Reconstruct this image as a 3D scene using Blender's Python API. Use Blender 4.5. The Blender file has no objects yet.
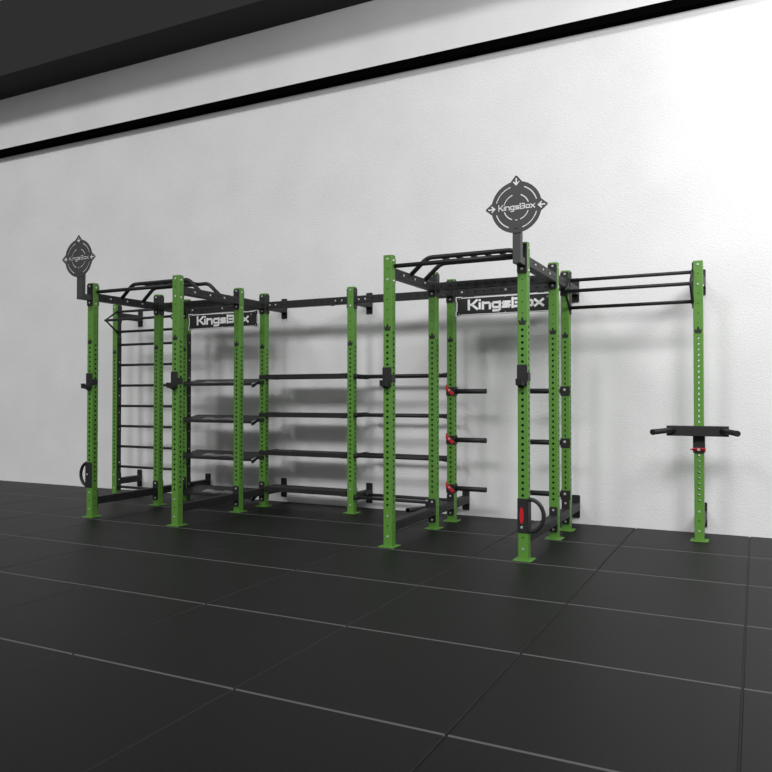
import bpy, bmesh, math, random
from mathutils import Vector, Matrix
random.seed(3)
SC = bpy.context.scene
COL = SC.collection
PI = math.pi

# ------------------------------------------------------------------ materials
def new_mat(name):
    m = bpy.data.materials.new(name); m.use_nodes = True
    nt = m.node_tree
    return m, nt, nt.nodes['Principled BSDF']

def paint(name, rgb, rough=.45, metal=0.0, bump=.0, scale=400, var=.0, spec=.5):
    m, nt, b = new_mat(name)
    b.inputs['Base Color'].default_value = (*rgb, 1)
    b.inputs['Roughness'].default_value = rough
    b.inputs['Metallic'].default_value = metal
    b.inputs['Specular IOR Level'].default_value = spec
    tc = nt.nodes.new('ShaderNodeTexCoord')
    if bump:
        n = nt.nodes.new('ShaderNodeTexNoise'); n.inputs['Scale'].default_value = scale
        n.inputs['Detail'].default_value = 3
        nt.links.new(tc.outputs['Object'], n.inputs['Vector'])
        bp = nt.nodes.new('ShaderNodeBump'); bp.inputs['Strength'].default_value = bump
        bp.inputs['Distance'].default_value = .002
        nt.links.new(n.outputs['Fac'], bp.inputs['Height']); nt.links.new(bp.outputs['Normal'], b.inputs['Normal'])
    if var:
        n2 = nt.nodes.new('ShaderNodeTexNoise'); n2.inputs['Scale'].default_value = 3
        n2.inputs['Detail'].default_value = 6
        nt.links.new(tc.outputs['Object'], n2.inputs['Vector'])
        r = nt.nodes.new('ShaderNodeValToRGB')
        r.color_ramp.elements[0].color = (*[c*(1-var) for c in rgb], 1)
        r.color_ramp.elements[1].color = (*[min(1, c*(1+var)) for c in rgb], 1)
        r.color_ramp.elements[0].position = .3; r.color_ramp.elements[1].position = .7
        nt.links.new(n2.outputs['Fac'], r.inputs['Fac']); nt.links.new(r.outputs['Color'], b.inputs['Base Color'])
    return m

GREEN = paint('green_powder_coat', (.098, .262, .034), .45, bump=.12, scale=700)
BLACK = paint('black_powder_coat', (.017, .017, .018), .50, bump=.15, scale=700, spec=.4)
GREY = paint('dark_grey_powder_coat', (.050, .050, .052), .5, bump=.12, scale=700)
DARK = paint('black_plastic_and_shade', (.010, .010, .010), .6)
STEEL = paint('zinc_steel', (.78, .78, .76), .32, metal=.75)
WHITE = paint('white_print', (.86, .86, .86), .5)
FAINT = paint('etched_grey_print', (.30, .30, .305), .5)
RED = paint('red_plastic', (.55, .012, .020), .4)
TRIM = paint('matt_black_trim', (.0018, .0018, .0018), .9, spec=.0)
RUBBER = paint('black_rubber_tile', (.0065, .0065, .0065), .50, bump=.3, scale=260, var=.10, spec=.20)
GROOVE = paint('tile_edge_glint', (.095, .095, .095), .6)  # row chamfers coloured paler for the light they catch, same rubber as the tiles
EDGE = paint('tile_edge_faint_glint', (.042, .042, .042), .7, spec=.2)  # column edges, a weaker painted glint than the row chamfers
CEIL = paint('dark_ceiling_paint', (.02, .02, .02), .9)

def wall_mat():
    m, nt, b = new_mat('white_plaster')
    b.inputs['Roughness'].default_value = .85
    tc = nt.nodes.new('ShaderNodeTexCoord')
    n = nt.nodes.new('ShaderNodeTexNoise'); n.inputs['Scale'].default_value = 70; n.inputs['Detail'].default_value = 6
    n.inputs['Roughness'].default_value = .62
    n2 = nt.nodes.new('ShaderNodeTexNoise'); n2.inputs['Scale'].default_value = 1.6; n2.inputs['Detail'].default_value = 4
    nt.links.new(tc.outputs['Object'], n.inputs['Vector']); nt.links.new(tc.outputs['Object'], n2.inputs['Vector'])
    bp = nt.nodes.new('ShaderNodeBump'); bp.inputs['Strength'].default_value = .28; bp.inputs['Distance'].default_value = .026
    nt.links.new(n.outputs['Fac'], bp.inputs['Height']); nt.links.new(bp.outputs['Normal'], b.inputs['Normal'])
    r = nt.nodes.new('ShaderNodeValToRGB')
    r.color_ramp.elements[0].position = .3; r.color_ramp.elements[0].color = (.76, .76, .765, 1)
    r.color_ramp.elements[1].position = .7; r.color_ramp.elements[1].color = (.82, .82, .82, 1)
    nt.links.new(n2.outputs['Fac'], r.inputs['Fac']); nt.links.new(r.outputs['Color'], b.inputs['Base Color'])
    return m
WALL = wall_mat()

# ------------------------------------------------------------------ mesh helpers
class MB:
    """collects shapes; build() links them as one mesh object"""
    def __init__(self): self.bm = bmesh.new(); self.mats = []
    def mi(self, m):
        if m not in self.mats: self.mats.append(m)
        return self.mats.index(m)
    def faces_of(self, vs, m):
        k = self.mi(m); s = set(vs)
        for f in {f for v in vs for f in v.link_faces}:
            if all(v in s for v in f.verts): f.material_index = k
    def box(self, a, b, m, bev=.0, rot=None, pivot=None):
        c = [(a[i]+b[i])/2 for i in range(3)]; d = [abs(b[i]-a[i]) for i in range(3)]
        tmp = bmesh.new()
        bmesh.ops.create_cube(tmp, size=1)
        bmesh.ops.scale(tmp, vec=d, verts=tmp.verts)
        if bev: bmesh.ops.bevel(tmp, geom=list(tmp.edges), offset=min(bev, min(d)*.45), segments=2, affect='EDGES', profile=.5)
        bmesh.ops.translate(tmp, vec=c, verts=tmp.verts)
        if rot is not None: bmesh.ops.rotate(tmp, cent=pivot or c, matrix=rot, verts=tmp.verts)
        self.merge(tmp, m); return self
    def merge(self, tmp, m):
        k = self.mi(m); mp = {}
        for v in tmp.verts: mp[v] = self.bm.verts.new(v.co)
        for f in tmp.faces:
            try:
                g = self.bm.faces.new([mp[v] for v in f.verts]); g.material_index = k; g.smooth = f.smooth
            except ValueError: pass
        tmp.free()
    def tube(self, pts, r, m, seg=14, cap=True):
        pts = [Vector(p) for p in pts]; k = self.mi(m); rings = []
        up = None
        for i, p in enumerate(pts):
            t = (pts[min(i+1, len(pts)-1)] - pts[max(i-1, 0)]).normalized()
            if up is None:
                up = Vector((0, 0, 1)) if abs(t.z) < .9 else Vector((0, 1, 0))
            n = (up - t*up.dot(t)).normalized(); up = n; b = t.cross(n)
            rings.append([self.bm.verts.new(p + (n*math.cos(a) + b*math.sin(a))*r) for a in [2*PI*j/seg for j in range(seg)]])
        for a, b in zip(rings, rings[1:]):
            for j in range(seg):
                f = self.bm.faces.new((a[j], a[(j+1) % seg], b[(j+1) % seg], b[j])); f.smooth = True; f.material_index = k
        if cap:
            for R_, rev in ((rings[0], True), (rings[-1], False)):
                f = self.bm.faces.new(R_[::-1] if rev else R_); f.material_index = k
        return self
    def prism(self, poly, to3, t0, t1, m):
        """2-D outline poly swept from depth t0 to t1; to3(u, v, t) gives the point"""
        k = self.mi(m)
        A = [self.bm.verts.new(to3(u, v, t0)) for u, v in poly]; B = [self.bm.verts.new(to3(u, v, t1)) for u, v in poly]
        n = len(poly)
        fs = [self.bm.faces.new(A), self.bm.faces.new(B[::-1])]
        for i in range(n): fs.append(self.bm.faces.new((A[i], B[i], B[(i+1) % n], A[(i+1) % n])))
        for f in fs: f.material_index = k
        return self
    def stroke(self, pts, w, to3, t0, t1, m, closed=False):
        for (x0, y0), (x1, y1) in zip(pts, pts[1:]):
            dx, dy = x1-x0, y1-y0; L = math.hypot(dx, dy) or 1; dx /= L; dy /= L; e = w*.36
            ax, ay, bx, by = x0-dx*e, y0-dy*e, x1+dx*e, y1+dy*e; nx, ny = -dy*w/2, dx*w/2
            self.prism([(ax-nx, ay-ny), (bx-nx, by-ny), (bx+nx, by+ny), (ax+nx, ay+ny)], to3, t0, t1, m)
        return self
    def build(self, name, parent=None, loc=None, recalc=True):
        if recalc: bmesh.ops.recalc_face_normals(self.bm, faces=self.bm.faces)
        me = bpy.data.meshes.new(name); self.bm.to_mesh(me); self.bm.free()
        for m in self.mats: me.materials.append(m)
        o = bpy.data.objects.new(name, me); COL.objects.link(o)
        if parent: o.parent = parent
        if loc: o.location = loc
        return o

def arc(cx, cy, r, a0, a1, n=12): return [(cx + r*math.cos(a0+(a1-a0)*i/n), cy + r*math.sin(a0+(a1-a0)*i/n)) for i in range(n+1)]

def bend(pts, r, n=5):
    """round the inner corners of a polyline"""
    pts = [Vector(p) for p in pts]; out = [pts[0]]
    for a, b, c in zip(pts, pts[1:], pts[2:]):
        u = (a-b).normalized(); v = (c-b).normalized(); p0 = b+u*r; p1 = b+v*r
        for i in range(n+1):
            t = i/n; out.append(p0*(1-t)**2 + b*2*t*(1-t) + p1*t*t)
    out.append(pts[-1]); return out

def perforated(mb, length, holes, m, inner, w=.08, th=.004, cr=.006, faces=(0, 1, 2, 3), stagger=0.0):
    """square tube along +z from 0, centred on the axis, with drilled holes on the given sides"""
    bm = mb.bm; k = mb.mi(m); ki = mb.mi(inner); h = w/2; pw = h-cr  # inner colour is dark so the holes look shaded inside
    for s in range(4):
        rot = Matrix.Rotation(s*PI/2, 3, 'Z')
        def P(u, z, d): return rot @ Vector((u, -(h-d), z))
        hs = sorted((z + (stagger if s % 2 else 0), r) for z, r in holes)      # the side faces are drilled half a step higher
        zs = [0.0] + [(p[0]+q[0])/2 for p, q in zip(hs, hs[1:])] + [length]
        if s in faces and hs:
            for (z, r), za, zb in zip(hs, zs, zs[1:]):
                N = 12; rings = []
                for d, kk in ((0, k), (th, ki)):
                    cs = [bm.verts.new(P(u, v, d)) for u, v in ((-pw, za), (pw, za), (pw, zb), (-pw, zb))]
                    ci = [bm.verts.new(P(r*math.cos(a), z+r*math.sin(a), d)) for a in [-3*PI/4+2*PI*j/N for j in range(N)]]
                    rings.append(ci)
                    for q in range(4):
                        loop = [cs[q], cs[(q+1) % 4]] + [ci[(q*3+i) % N] for i in (3, 2, 1, 0)]
                        if d: loop.reverse()
                        f = bm.faces.new(loop); f.material_index = kk
                for j in range(N):
                    f = bm.faces.new((rings[0][j], rings[0][(j+1) % N], rings[1][(j+1) % N], rings[1][j])); f.material_index = ki
        else:
            f = bm.faces.new([bm.verts.new(P(u, v, 0)) for u, v in ((-pw, 0), (pw, 0), (pw, length), (-pw, length))]); f.material_index = k
        n = 4
        col = [rot @ Vector((pw + cr*math.sin(a), -pw - cr*math.cos(a), 0)) for a in [PI/2*j/n for j in range(n+1)]]
        vs = [(bm.verts.new(c), bm.verts.new(c+Vector((0, 0, length)))) for c in col]
        for a, b in zip(vs, vs[1:]):
            f = bm.faces.new((a[0], b[0], b[1], a[1])); f.material_index = k; f.smooth = True
    for z, flip in ((0, True), (length, False)):
        c = [bm.verts.new((x*(h-.0005), y*(h-.0005), z)) for x, y in ((-1, -1), (1, -1), (1, 1), (-1, 1))]
        # clipped corners close the ends
        ring = []
        for sx, sy in ((-1, -1), (1, -1), (1, 1), (-1, 1)):
            a = (sx*h, sy*pw); b = (sx*pw, sy*h)
            ring += [a, b] if sx*sy > 0 else [b, a]
        for v in c: bm.verts.remove(v)
        f = bm.faces.new([bm.verts.new((x, y, z)) for x, y in (ring[::-1] if flip else ring)]); f.material_index = k
    return mb

LET = {
 'K': (1.02, [[(.1, 0), (.1, 1)], [(.92, .98), (.42, .5), (.95, .02)], [(.1, .5), (.42, .5)]]),
 'i': (.40, [[(.18, .04), (.18, .62)], [(.18, .93), (.18, .97)]]),
 'n': (.98, [[(.1, 0), (.1, .70)], [(.1, .62), (.68, .62), (.8, .5), (.8, 0)]]),
 'g': (.98, [[(.8, .70), (.8, -.12), (.68, -.24), (.15, -.24)], [(.8, .62), (.2, .62), (.1, .5), (.1, .22), (.2, .1), (.8, .1)]]),
 's': (.94, [[(.8, .62), (.2, .62), (.1, .5), (.2, .36), (.7, .36), (.8, .22), (.7, .1), (.08, .1)]]),
 '|': (.30, [[(.13, 0), (.13, 1)]]),
 '3': (.90, [[(.05, .9), (.60, .9), (.70, .78), (.70, .62), (.58, .5), (.12, .5)], [(.58, .5), (.70, .38), (.70, .22), (.60, .1), (.05, .1)]]),
 'o': (.98, [[(.2, .1), (.7, .1), (.8, .2), (.8, .52), (.7, .62), (.2, .62), (.1, .52), (.1, .2), (.2, .1)]]),
 'x': (.92, [[(.06, .02), (.84, .68)], [(.06, .68), (.84, .02)]]),
}
WORD = 'Kings|3ox'
def lettering(mb, u0, v0, cap, width, to3, t0, t1, m, wt=.19):
    tot = sum(LET[c][0] for c in WORD); sx = width/tot; u = u0
    for c in WORD:
        for pl in LET[c][1]:
            mb.stroke([(u + x*sx, v0 + y*cap) for x, y in pl], wt*cap, to3, t0, t1, m)
        u += LET[c][0]*sx

def thing(name, label, cat, loc=(0, 0, 0), group=None):
    o = bpy.data.objects.new(name, None); COL.objects.link(o); o.location = loc
    o.empty_display_size = .1
    o['label'] = label; o['category'] = cat
    if group: o['group'] = group
    return o
def structure(o): o['kind'] = 'structure'; return o
def instance(src, parent, loc=None, rot=None):
    c = src.copy(); COL.objects.link(c); c.parent = parent
    if loc is not None: c.location = loc
    if rot is not None: c.rotation_euler = rot
    return c
def copy_thing(root, loc, label):
    r = root.copy(); COL.objects.link(r); r.location = loc; r['label'] = label
    for ch in list(root.children):
        c = ch.copy(); COL.objects.link(c); c.parent = r
        for g in list(ch.children):
            d = g.copy(); COL.objects.link(d); d.parent = c
    return r

# ------------------------------------------------------------------ layout (metres)
P = 1.183                     # bay pitch along the wall
H = 2.5                       # upright height
ROW = {'A': -1.465, 'B': -.483, 'C': 0.0}      # front faces of the three rows of uprights
WALL_Y = .46

# ------------------------------------------------------------------ the setting
mb = MB()
mb.box((-14, WALL_Y, -.05), (14, WALL_Y+.2, 7.0), WALL)
structure(mb.build('wall_back'))
mb = MB()
mb.box((-14, WALL_Y-.10, 4.985), (14, WALL_Y-.0005, 5.078), TRIM, .004)
structure(mb.build('trim_1'))

mb = MB()                                   # rubber floor: 1 m tiles with chamfered edges
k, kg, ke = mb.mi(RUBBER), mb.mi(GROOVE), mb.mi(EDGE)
bx, bv, dp, gap = .0025, .010, .008, .0015
for i in range(-14, 14):
    for j in range(-13, 1):
        x0, x1 = i+.312+.0045, i+1.312-.0045
        y0, y1 = j-.530+gap, j+.470-gap
        y1 = min(y1, WALL_Y-.001)
        if y0 > WALL_Y: continue
        t = [mb.bm.verts.new(p) for p in ((x0+bx, y0+bv, 0), (x1-bx, y0+bv, 0), (x1-bx, y1-bv*.4, 0), (x0+bx, y1-bv*.4, 0))]
        b = [mb.bm.verts.new(p) for p in ((x0, y0, -dp), (x1, y0, -dp), (x1, y1, -dp), (x0, y1, -dp))]
        mb.bm.faces.new(t).material_index = k
        for q in range(4):
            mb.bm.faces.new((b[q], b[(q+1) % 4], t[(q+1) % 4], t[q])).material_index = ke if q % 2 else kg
f = mb.bm.faces.new([mb.bm.verts.new(p) for p in ((-14, -14, -.009), (14, -14, -.009), (14, WALL_Y, -.009), (-14, WALL_Y, -.009))])
f.material_index = k
structure(mb.build('floor', recalc=False))

mb = MB()
mb.box((-14, -.12, 5.90), (14, WALL_Y-.001, 7.0), CEIL)
structure(mb.build('ceiling'))

# ------------------------------------------------------------------ the rig
rig = thing('training_rig', 'green and black steel training rig of many drilled posts, bolted to the white wall', 'training rig')

HOLES = [(.090, .005), (.173, .0065), (.264, .005)] + [(.352+.05*i, .0112) for i in range(30)] + [(z, .0055) for z in (1.935, 2.022, 2.11, 2.20, 2.29, 2.377, 2.466)]
up = perforated(MB(), H-.008, HOLES, GREEN, DARK, stagger=.0245).build('upright', recalc=False)
mb = MB(); mb.box((-.074, -.074, 0), (.074, .074, .008), GREEN, .002)
foot = mb.build('base_plate')
def fl_poly(w=.076, h=.23, c=.012): return [(-w/2+c, -h/2), (w/2-c, -h/2), (w/2, -h/2+c), (w/2, h/2-c), (w/2-c, h/2), (-w/2+c, h/2), (-w/2, h/2-c), (-w/2, -h/2+c)]
flange = MB().prism(fl_poly(), lambda u, v, t: (u, t, v), 0, .007, BLACK).build('flange_plate')
mb = MB(); mb.tube([(0, 0, 0), (0, -.007, 0)], .0085, STEEL, 6); mb.tube([(0, 0, 0), (0, -.002, 0)], .0108, STEEL, 12)
bolt = mb.build('bolt')
# small crown-shaped mark pressed under the upper holes
crown = [(-.024, -.024), (.024, -.024), (.033, .012), (.027, .018), (.015, .004), (.010, .024), (-.010, .024), (-.015, .004), (-.027, .018), (-.033, .012)]
mb = MB(); mb.prism(crown, lambda u, v, t: (u, t, v), -.0007, .002, DARK)
mb.prism(arc(0, 0, .008, 0, 2*PI*.9, 9), lambda u, v, t: (u, t, v+.030), -.0007, .002, DARK)
emblem = mb.build('crown_mark')
for proto in (up, foot, flange, bolt, emblem): COL.objects.unlink(proto)

def front_flange(u, z): return instance(flange, u, (0, -.0475, z))
posts = [('C', i) for i in range(-1, 6)] + [(r, i) for r in 'AB' for i in (0, 1, 3, 4)]
first_used = False
U = {}
for r, i in posts:
    u = instance(up, rig, (i*P, ROW[r]+.04, .008)); U[r, i] = u
    instance(foot, u, (0, 0, -.008))
    instance(emblem, u, (0, -.04, 1.872-.008))
    framed = (r, i) in [(q, j) for q in 'BC' for j in (0, 1, 3, 4)]
    off = -.047 if framed else -.04
    if (r, i) not in (('A', 4), ('A', 0)):
        for z in (2.466, 2.29): instance(bolt, u, (0, off, z-.008))
    for z in (.264, .090):
        if (r, i) == ('A', 4) and z > .2: continue
        instance(bolt, u, (0, off, z-.008))
    for z in (2.455, 2.28): instance(bolt, u, (.04, 0, z-.008), (0, 0, PI/2))
    if framed:
        for z in (2.372, .178): instance(flange, u, (0, -.047, z-.008))
    # flanges of the members bolted to the back of the post
    for z in (2.372, .178): instance(flange, u, (0, .040, z-.008))
for r, i, side in [('C', 1, 1), ('C', 2, -1), ('C', 2, 1), ('C', 3, -1), ('C', 3, 1), ('C', 4, -1), ('C', 0, 1), ('C', 1, -1), ('B', 0, 1), ('B', 1, -1), ('B', 3, 1), ('B', 4, -1)]:
    instance(flange, U[r, i], (side*.0405, 0, 2.372-.008), (0, 0, PI/2 if side > 0 else -PI/2)).location.x = side*.047 if side > 0 else -.047

def beam(L, name, a, b, sides=(0, 2)):
    """80 mm box beam from a to b with small drilled holes"""
    a, b = Vector(a), Vector(b); L = (b-a).length
    n = int(L/.09); st = (L-(n-1)*.09)/2
    o = perforated(MB(), L, [(st+.09*i, .0085) for i in range(n)], BLACK, DARK, faces=sides).build(name, recalc=False)
    d = (b-a).normalized()
    if abs(d.x) > .5: o.rotation_euler = Matrix(((0, 0, 1), (0, 1, 0), (-1, 0, 0))).to_euler()
    else: o.rotation_euler = Matrix(((1, 0, 0), (0, 0, 1), (0, -1, 0))).to_euler()
    o.location = a; o.parent = rig
    return o
ZT, ZB = 2.356, .174
for i in (0, 1, 3, 4):
    x = i*P
    for z in (ZT, ZB):
        s1 = beam(0, 'side_beam', (x, ROW['A']+.087, z), (x, ROW['B']-.007, z), (1, 3))
        beam(0, 'side_beam', (x, ROW['B']+.087, z), (x, ROW['C']-.007, z), (1, 3))
        if z == ZT:
            for yy in (-1.22, -.98, -.75):
                # beam-local z runs along +y
                instance(bolt, s1, (.04, 0, yy-(ROW['A']+.087)), (0, 0, PI/2))
plate = MB().prism(fl_poly(.08, .23, .006), lambda u, v, t: (u, t, v), -.010, 0, BLACK).build('wall_plate'); COL.objects.unlink(plate)
for i in range(-1, 6):
    for z in (ZT, ZB):
        w = beam(0, 'wall_bracket', (i*P, .087, z), (i*P, WALL_Y-.008, z), (1, 3))
        inst = instance(plate, w, (0, 0, WALL_Y-.087-.0005))
        inst.rotation_euler = Matrix(((1, 0, 0), (0, 0, 1), (0, -1, 0))).transposed().to_euler()
        if z == ZT: inst.location.y = -.012; inst.scale = (1, 1, 1.06)      # the upper plates are taller and stand above the beam
for r, i in (('C', 0), ('C', 1), ('C', 2), ('C', 3), ('B', 0), ('B', 3)):
    y = ROW[r]+.04
    o = beam(0, 'back_beam', (i*P+.047, y, ZT), ((i+1)*P-.047, y, ZT), (0, 2))
    L = P-.094
    for d in (.06, .14, L-.14, L-.06) if r == 'C' and i in (1, 2) else (.08, .5*L, L-.08):
        if r == 'B': continue
        instance(bolt, o, (0, -.04, d), (0, 0, 0))

MB().prism([(2.115, 2.300), (2.165, 2.300), (2.240, 2.372), (2.205, 2.378)], lambda u, v, t: (u, t, v), -.006, .0, DARK).build('beam_shade_wedge', rig)  # dark wedge added as shade at the beam's slanted end
# straight front bars and raised multi-grip bars of the two standing bays
for i in (0, 3):
    xa, xb = i*P+.04, (i+1)*P-.04
    MB().tube([(xa, -1.40, 2.412), (xb, -1.40, 2.412)], .019, BLACK).build('pull_up_bar', rig)
    g = bpy.data.objects.new('multi_grip_bar', None)
    mb = MB()
    for y in (-1.05, -.73):
        mb.tube(bend([(xa-.01, y, 2.385), (xa+.155, y, 2.53), (xb-.155, y, 2.53), (xb+.01, y, 2.385)], .05), .0205, BLACK)
    g = mb.build('multi_grip_bar', rig)
    for q in range(5):
        x = xa + .285 + q*(P-.08-.57)/4
        MB().tube([(x, -1.05, 2.53), (x, -.73, 2.53)], .016, BLACK).build('grip_handle', g)

# triangular three-bar pull-up stations on the outermost bays
for i in (-1, 4):
    xa, xb = i*P+.04, (i+1)*P-.04
    for x in (xa+.005, xb-.005):
        mb = MB(); mb.box((x-.005, .012, 2.08), (x+.005, .068, 2.49), BLACK, .002)
        mb.tube([(x, .02, 2.42), (x, -.20, 2.272), (x, .02, 2.12)], .0135, BLACK, 10)
        mb.build('triangle_bracket', rig)
    for y, z in ((.0, 2.400), (-.20, 2.270), (.0, 2.136)):
        MB().tube([(xa, y, z), (xb, y, z)], .0165, BLACK).build('pull_up_bar', rig)
# stall-bar rungs of the far left bay
for z in (1.967, 1.701, 1.432, 1.165, .901, .635, .372, .104):
    MB().tube([(-P+.036, .04, z), (-.036, .04, z)], .0165, BLACK).build('rung', rig)

# drilled black side rails that carry the rungs and the shelves
for x, s_ in ((-P+.0405, 1), (-.0405, -1), (.0405, 1)):
    mb = MB(); mb.box((x, .006, .06), (x+s_*.006, .074, 2.07), BLACK, .001)
    o = mb.build('side_rail', rig)
    for q in range(9): instance(bolt, o, (x+s_*.006, .04, .2+.22*q), (0, 0, s_*PI/2)).scale = (.7, .7, .7)
# ------------------------------------------------------------------ ball targets
def bool_cut(o, cutter):
    md = o.modifiers.new('b', 'BOOLEAN'); md.object = cutter; md.operation = 'DIFFERENCE'; md.solver = 'EXACT'; md.use_self = True
    dg = bpy.context.evaluated_depsgraph_get()
    me = bpy.data.meshes.new_from_object(o.evaluated_get(dg))
    old = o.data; n0 = len(old.polygons); o.modifiers.clear()
    if len(me.polygons) > n0: o.data = me
    bpy.data.objects.remove(cutter)

def target_plate():
    R, rim = .199, []
    hw = math.asin(.046/R)
    segs = [(PI/2, True), (PI, True), (2*PI, True)]
    # outline, counter-clockwise from just past the right tip
    rim += arc(0, 0, R, hw, PI/2-hw, 16) + [(-.006, .243), (.006, .243)][::-1] + arc(0, 0, R, PI/2+hw, PI-hw, 16) + [(-.243, .006), (-.243, -.006)] + arc(0, 0, R, PI+hw, 2*PI-hw, 32) + [(.243, -.006), (.243, .006)]
    to3 = lambda u, v, t: (u, t, v)
    o = MB().prism(rim, to3, 0, .005, GREY).build('target_plate')
    c = MB()
    def slot(r, a0, a1, w=.0085):
        c.prism(arc(0, 0, r+w/2, a0, a1) + arc(0, 0, r-w/2, a1, a0), to3, -.02, .03, GREY)
    for q in range(4):
        slot(.164, q*PI/2+.28, q*PI/2+PI/2-.38 if q in (0, 2) else q*PI/2+PI/2-.28)
        slot(.099, q*PI/2+.30, q*PI/2+PI/2-.34)
    for v in (-.099, -.166): c.prism([(-.010, v-.004), (.010, v-.004), (.010, v+.004), (-.010, v+.004)], to3, -.02, .03, GREY)
    for a in (0, PI/2, PI):        # arrows pointing at the centre
        poly = [(.225, .006), (.190, .006), (.203, .022), (.194, .027), (.165, 0), (.194, -.027), (.203, -.022), (.190, -.006), (.225, -.006)]
        c.prism([(x*math.cos(a)-y*math.sin(a), x*math.sin(a)+y*math.cos(a)) for x, y in poly], to3, -.02, .03, GREY)
    lettering(c, -.143, -.018, .045, .290, to3, -.02, .03, GREY, .19)
    bool_cut(o, c.build('cutter'))
    return o
def make_target(loc, label):
    t = thing('ball_target', label, 'ball target', loc, 'round ball targets above the rig')
    tp = target_plate(); tp.parent = t; tp.location = (0, -.157, 2.742)
    mb = MB(); mb.box((-.032, -.151, 2.312), (.032, -.089, 2.60), GREY, .004); mb.build('post', t)
    mb = MB(); mb.box((-.03, -.089, 2.312), (.03, -.008, 2.372), GREY, .004); mb.build('arm', t)
    m = MB().prism(fl_poly(.08, .23, .006), lambda u, v, tt: (u, tt, v+2.372), -.008, 0, BLACK).build('mounting_plate', t)
    for z in (2.466, 2.29): instance(bolt, m, (0, -.008, z))
    return t
t0 = make_target((0, ROW['A']-.0005, 0), 'smaller-looking dark target disc on the post at the far left corner of the rig')
t1 = copy_thing(t0, (4*P, ROW['A']-.0005, 0), 'large dark target disc high on a post above the rig\'s right bay')

# ------------------------------------------------------------------ name plates
def make_sign(loc, label):
    loc = (loc[0]+.012, loc[1], loc[2])
    t = thing('sign', label, 'sign', loc, 'name plates under the back beams')
    W, Hh = .53, .103
    to3 = lambda u, v, q: (u, q, v)
    def outline(k):
        a, b, s, c = W-k, Hh-k, .010, .05
        return [(-a, -b), (-a+c, -b), (-a+c+s, -b+s), (a-c-s, -b+s), (a-c, -b), (a, -b), (a, -b+c-.01), (a-s, -b+c), (a-s, b-c), (a, b-c+.01), (a, b), (a-c, b), (a-c-s, b-s), (-a+c+s, b-s), (-a+c, b), (-a, b), (-a, b-c+.01), (-a+s, b-c), (-a+s, -b+c), (-a, -b+c-.01)]
    p = MB().prism(outline(0), to3, -.010, -.005, BLACK).build('plate', t)
    o = outline(.007); b = MB(); b.stroke(o + o[:1], .009, to3, -.0112, -.009, WHITE); b.build('white_border', p)
    l = MB(); lettering(l, -.395, -.034, .094, .785, to3, -.0112, -.009, WHITE, .255); l.build('lettering', p)
    r = MB(); r.stroke(arc(.425, .052, .010, 0, 2*PI, 14), .0035, to3, -.0112, -.009, FAINT); r.stroke([(.422, .046), (.422, .058), (.428, .056), (.422, .052), (.429, .046)], .003, to3, -.0112, -.009, FAINT)
    r.build('registered_mark', p)
    for u in (-.36, .36):
        mb = MB(); mb.box((u-.03, -.005, -.09), (u+.03, -.0008, .16), BLACK, .001); mb.build('mounting_tab', t)
    for u in (-.49, 0, .49):
        for v in (-.078, .078): instance(bolt, t, (u, -.010, v)).scale = (.55, .55, .55)
    return t
s0 = make_sign((.5*P, 0, 2.208), 'left one of the two black name plates with white lettering')
s1 = copy_thing(s0, (3.5*P, 0, 2.208), 'right one of the two black name plates, below the larger target disc')

# ------------------------------------------------------------------ sloping shelves (left bay)
def make_shelf(loc, label):
    t = thing('storage_shelf', label, 'shelf', loc, 'sloping shelves of the left bay')
    # origin: front face of the posts, back top edge of the shelf
    x0, x1 = .054, P-.054
    yb, yf, dz = .17, -.13, -.052
    n = Vector((0, -dz, yb-yf)).normalized()
    mb = MB()
    def sl(u, v, q): return (u, yf+(yb-yf)*v, dz*(1-v)+q)          # v: 0 front, 1 back
    mb.prism([(x0, 0), (x1, 0), (x1, 1), (x0, 1)], sl, -.004, 0, BLACK)
    mb.box((x0, yf-.004, dz-.030), (x1, yf, dz), BLACK, .001)
    mb.box((x0, yb, -.030), (x1, yb+.004, .004), BLACK, .001)
    L = (yb-yf)
    lettering(mb, .36, .22, .30, .48, sl, 0, .0006, FAINT, .16)
    mb.build('shelf_panel', t)
    for x, s in ((.0485, 1), (P-.0485, -1)):
        mb = MB()
        to3 = lambda u, v, q: (x + s*q, u, v)
        mb.prism([(yf-.006, dz-.020), (yf-.006, dz-.052), (yf+.03, dz-.052), (.0, -.055), (.17, -.035), (.17, -.004), (0, -.030)], to3, 0, .005, DARK)
        mb.box((x-.004 if s > 0 else x-.012, -.007, -.075), (x+.012 if s > 0 else x+.004, -.001, -.010), BLACK, .001) if False else None
        b = mb.build('shelf_bracket', t)
        mb = MB(); mb.box((x-s*.08, -.009, -.068), (x+s*.005, -.0012, -.020), BLACK, .001); mb.build('mounting_plate', b)
    return t
shelf_labels = ['top sloping black shelf of the left bay, edge-on below the left name plate',
                'second sloping black shelf from the top in the left bay',
                'third sloping black shelf from the top in the left bay, pale print on it',
                'lowest sloping black shelf in the left bay, close to the floor']
sh = None
for z, l in zip((1.497, 1.056, .617, .178), shelf_labels):
    if sh is None: sh = make_shelf((0, 0, z), l)
    else: last = copy_thing(sh, (0, 0, z), l)
for b in [c for c in last.children if c.name.startswith('shelf_bracket')]:
    for p in list(b.children): bpy.data.objects.remove(p)        # the lowest shelf sits behind the floor beams

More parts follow.
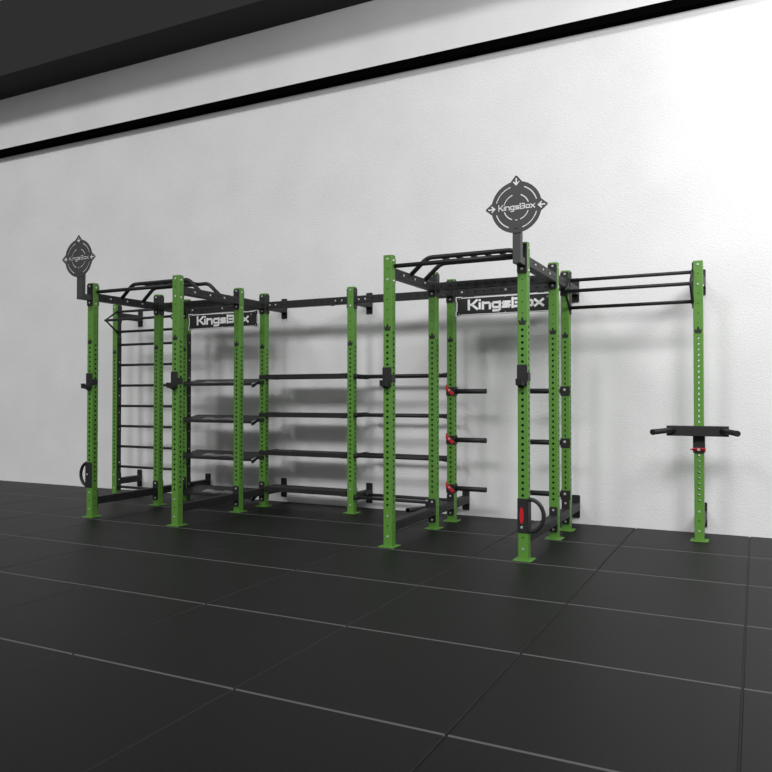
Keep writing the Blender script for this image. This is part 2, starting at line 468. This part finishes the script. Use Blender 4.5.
# ------------------------------------------------------------------ flat trays (middle bay)
def make_tray(loc, label):
    t = thing('storage_tray', label, 'shelf', loc, 'flat trays of the middle bay')
    x0, x1 = P+.062, 2*P-.052
    mb = MB()
    mb.box((x0, .0, -.005), (x1, .24, 0), BLACK, .001)
    mb.box((x0, -.006, -.052), (x1, .0, 0), BLACK, .0015)
    mb.box((x0, .24, -.052), (x1, .246, 0), BLACK, .0015)
    mb.build('tray_panel', t)
    mb = MB(); mb.box((P+.050, -.009, -.055), (P+.062, .246, .004), DARK, .001); b = mb.build('tray_bracket', t)
    mb = MB(); mb.box((P-.04, -.0095, -.05), (x0+.02, -.0015, -.002), DARK, .001); mb.build('front_clip', b)
    mb = MB(); mb.box((x1-.055, -.012, -.055), (x1+.01, -.006, .002), DARK, .001)
    mb.box((x1, -.009, -.055), (x1+.008, .246, .004), DARK, .001); mb.build('tray_bracket', t)
    return t
tray_labels = ['topmost flat black tray of the middle bay, level with the hooks',
               'second flat black tray down in the middle bay',
               'third flat black tray down in the middle bay',
               'lowest flat black tray of the middle bay, its broad top seen near the floor']
tr = None
for z, l in zip((1.543, 1.100, .656, .236), tray_labels):
    if tr is None: tr = make_tray((0, 0, z), l)
    else: last = copy_thing(tr, (0, 0, z), l)
for b in last.children:
    for p in list(b.children): bpy.data.objects.remove(p)        # no clip where the floor beam's flange sits

# ------------------------------------------------------------------ twin-tube ball racks
def make_rack(loc, label):
    t = thing('ball_rack', label, 'ball rack', loc, 'twin-tube racks between the middle posts')
    x0, x1 = 2*P+.042, 3*P-.042
    for y, xe in ((.02, x1), (.28, x1-.045)):
        MB().tube([(x0, y, 0), (xe, y, 0)], .0185, BLACK).build('tube', t)
    for a, b in ((x0, x0), (x1, x1-.045)):
        sg = 1 if a == x0 else -1
        mb = MB()
        mb.prism([(a, -.004), (a+sg*.010, -.004), (b+sg*.010, .305), (b, .305)], lambda u, v, q: (u, v, q), -.026, .026, DARK)
        for y, e in ((.02, a), (.28, b)): mb.tube([(e, y, 0), (e+sg*.045, y, 0)], .023, DARK)
        mb.build('end_bracket', t)
    return t
rack_labels = ['topmost black tube rack between the middle post and the tall near post',
               'second black tube rack from the top, right of the flat trays',
               'third black tube rack from the top, right of the flat trays',
               'lowest black tube rack, its two tubes seen apart near the floor']
rk = None
for z, l in zip((1.508, 1.082, .634, .178), rack_labels):
    if rk is None: rk = make_rack((0, 0, z), l)
    else: copy_thing(rk, (0, 0, z), l)

# ------------------------------------------------------------------ weight pegs
def make_peg(s, loc, label, red):
    t = thing('weight_peg', label, 'weight peg', loc, 'weight pegs on the back posts of the right bay')
    MB().tube([(s*.046, .04, 0), (s*.368, .04, 0)], .0255, BLACK, 18).build('peg', t)
    MB().tube([(s*.368, .04, 0), (s*.373, .04, 0)], .0265, DARK, 18).build('end_cap', t)
    mb = MB()
    mb.box((-.046, -.007, -.045), (.046, -.0008, .045), BLACK, .002)
    mb.box((s*.0405, -.007, -.045), (s*.0475, .082, .045), BLACK, .002)
    c = mb.build('clamp', t)
    if red:
        m = MB(); M_ = Matrix.Rotation(math.radians(-38), 3, 'Y')
        m.box((-.056, -.020, -.018), (.050, -.007, .018), RED, .005, Matrix.Rotation(math.radians(45), 3, 'Y'), (0, 0, 0))
        m.box((-.046, -.016, .005), (-.034, -.007, .068), RED, .003)
        r = m.build('release_lever', t); r['label'] = 'red release lever'
        instance(bolt, r, (-.006, -.020, .012))
    else: instance(bolt, c, (-.006, -.007, .012)).scale = (1.2, 1.2, 1.2)
    return t
pn = ('top', 'middle', 'lowest')
pr = make_peg(1, (3*P, 0, 1.340), 'top black weight peg with red lever, pointing right below the right name plate', True)
for z, n in ((.840, 'middle'), (.340, 'lowest')): copy_thing(pr, (3*P, 0, z), n + ' black weight peg with red lever, pointing right of the post')
pl = make_peg(-1, (4*P, 0, 1.340), 'top plain black weight peg, pointing left behind the near green posts', False)
for z, n in ((.840, 'middle'), (.340, 'lowest')): copy_thing(pl, (4*P, 0, z), n + ' plain black weight peg, pointing left behind the near green posts')

# ------------------------------------------------------------------ bar hooks
def make_hook(loc, label):
    t = thing('bar_hook', label, 'bar hook', loc, 'bar hooks on the four front posts')
    mb = MB()
    mb.box((-.041, -.016, -.082), (.041, -.001, .082), BLACK, .004)
    mb.box((.041, -.016, -.045), (.050, .06, .02), BLACK, .003)
    mb.build('hook_plate', t)
    mb = MB()
    to3 = lambda u, v, q: (q, u, v)
    mb.prism([(-.016, -.098), (-.016, -.055), (-.066, -.058), (-.074, -.030), (-.092, -.030), (-.088, -.078), (-.036, -.086)], to3, -.030, .022, DARK)
    mb.build('hook_lip', t)
    return t
zj = 1.454
hk = make_hook((0, ROW['A'], zj), 'black bar hook on the front post at the far left of the rig')
copy_thing(hk, (P, ROW['A'], zj), 'black bar hook on the near post left of the left name plate')
copy_thing(hk, (3*P, ROW['A'], zj), 'black bar hook on the tall front post in the middle of the rig')
copy_thing(hk, (4*P, ROW['A'], zj), 'black bar hook on the front post under the right-hand target disc')

# ------------------------------------------------------------------ rope anchors (half rings)
def make_anchor(s, loc, label, red):
    t = thing('rope_anchor', label, 'rope anchor', loc, 'half-ring anchors low on the front posts')
    mb = MB(); mb.box((-.0415, -.012, -.133), (.0415, -.001, .133), BLACK, .003)
    mb.box((s*.041, -.012, -.133), (s*.0475, .075, .133), BLACK, .002)
    p = mb.build('mounting_plate', t)
    pts = [(s*.045, .03, .125)] + [(s*(.045+.122*math.sin(a)) if False else s*(.048+.110*math.sin(a)), .03, .125*math.cos(a)) for a in [PI*j/20 for j in range(21)]] + [(s*.045, .03, -.125)]
    MB().tube(pts, .0165, BLACK).build('half_ring', t)
    if red:
        to3 = lambda u, v, q: (u, q, v)
        r = MB().prism([(-.006+.016*math.cos(a), .065*math.sin(a)) for a in [2*PI*j/20 for j in range(20)]], to3, -.0135, -.011, RED).build('label_patch', p)
        r['label'] = 'red oval patch'
        instance(bolt, p, (-.006, -.012, -.092))
    else: instance(bolt, p, (-.020, -.012, .005))
    return t
make_anchor(1, (4*P, ROW['A'], .354), 'half-ring anchor with a red patch on its plate, low on the right near post', True)
make_anchor(-1, (0, ROW['A'], .452), 'black half-ring anchor without red, low on the far left post', False)

# ------------------------------------------------------------------ dip station
t = thing('dip_station', 'black dip bar station with two handles on the far right post', 'dip station', (5*P, 0, 0))
mb = MB()
for a, b in (((-.048, -.012, .785), (.048, -.001, 1.02)), ((-.048, -.012, .785), (-.041, .088, 1.02)), ((.041, -.012, .785), (.048, .088, 1.02))): mb.box(a, b, BLACK, .002)
mb.build('sleeve', t)
mb = MB(); mb.box((-.262, -.085, .936), (.246, -.012, 1.026), BLACK, .004); mb.build('cross_bar', t)
for s, xa, xb in ((-1, -.20, -.350), (1, .19, .318)):
    o = MB().tube([(xa, -.07, .985), (xa*.55+xb*.45, -.18, .983), (xb, -.33, .976)], .024, BLACK, 16).build('handle', t)
    d = Vector((xb-xa, -.26, -.009)).normalized(); e = Vector((xb, -.33, .976))
    MB().tube([e - d*.02, e + d*.004], .0255, DARK, 16).build('end_cap', o)
mb = MB(); mb.box((-.070, -.022, .808), (.052, -.012, .822), RED, .003); mb.box((-.052, -.022, .806), (.054, -.012, .830), RED, .003)
mb.box((.048, -.02, .80), (.056, .02, .83), RED, .002)
r = mb.build('locking_pin', t); r['label'] = 'red locking pin'
k = MB().tube([(0, -.022, .815), (0, -.032, .815)], .013, STEEL, 12).build('pin_knob', r)

# ------------------------------------------------------------------ landmine sleeve
t = thing('bar_holder', 'short black tube holder with open end, low on the post behind the tall middle post', 'bar holder', (3*P, ROW['B'], .235))
mb = MB(); mb.box((-.047, .0, -.05), (-.041, .075, .06), BLACK, .002); mb.box((-.085, .025, -.06), (-.047, .055, .02), BLACK, .004)
b = mb.build('bracket', t); instance(bolt, b, (-.065, .02, .035), (-PI/2, 0, 0)).rotation_euler = (-PI/2*0, 0, 0)
mb = MB(); mb.tube([(-.078, .035, -.045), (-.078, -.40, -.004)], .0225, BLACK, 18); mb.build('tube', t)
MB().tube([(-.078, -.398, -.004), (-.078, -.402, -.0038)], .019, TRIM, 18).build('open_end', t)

# ------------------------------------------------------------------ light
def area(name, loc, target, size, power, color=(1, 1, 1)):
    l = bpy.data.lights.new(name, 'AREA'); l.energy = power; l.shape = 'RECTANGLE'; l.size, l.size_y = size; l.color = color
    o = bpy.data.objects.new(name, l); COL.objects.link(o); o.location = loc
    o.rotation_euler = (Vector(target)-Vector(loc)).to_track_quat('-Z', 'Y').to_euler()
    return o
def sunlamp(az, slope, energy, ang):  # added suns in place of unseen sources in front of the wall
    l = bpy.data.lights.new('added_front_sun', 'SUN'); l.energy = energy; l.angle = math.radians(ang)
    o = bpy.data.objects.new('added_front_sun', l); COL.objects.link(o)
    o.rotation_euler = Vector((math.tan(math.radians(az)), 1, -slope)).to_track_quat('-Z', 'Y').to_euler()
sunlamp(0, .70, .62, 10)
sunlamp(-24, .72, .45, 10)
sunlamp(25, .72, .44, 10)
area('wall_gradient_lamp', (7.5, -5.0, 5.5), (6.0, .4, 2.3), (3.0, 1.5), 150)  # added lamp out of view, grades the wall brighter to the right
area('wall_gradient_lamp', (9.2, -1.8, 5.0), (7.6, .4, 3.6), (1.5, 1.0), 130)  # lamp out of view that brightens the upper right wall
w = bpy.data.worlds.new('room_air'); SC.world = w; w.use_nodes = True
w.node_tree.nodes['Background'].inputs['Color'].default_value = (1, 1, 1, 1)
w.node_tree.nodes['Background'].inputs['Strength'].default_value = .28

# ------------------------------------------------------------------ camera
cam = bpy.data.cameras.new('camera'); cam.sensor_width = 36; cam.lens = 743.85/772*36
co = bpy.data.objects.new('camera', cam); COL.objects.link(co)
co.location = (6.3738, -7.1699, 1.2808)
co.rotation_euler = (PI/2+.0149158, 0, .4616296)
SC.camera = co
vs = SC.view_settings
vs.view_transform = 'Standard'; vs.look = 'None'; vs.gamma = 1; vs.use_curve_mapping = False; vs.exposure = 0
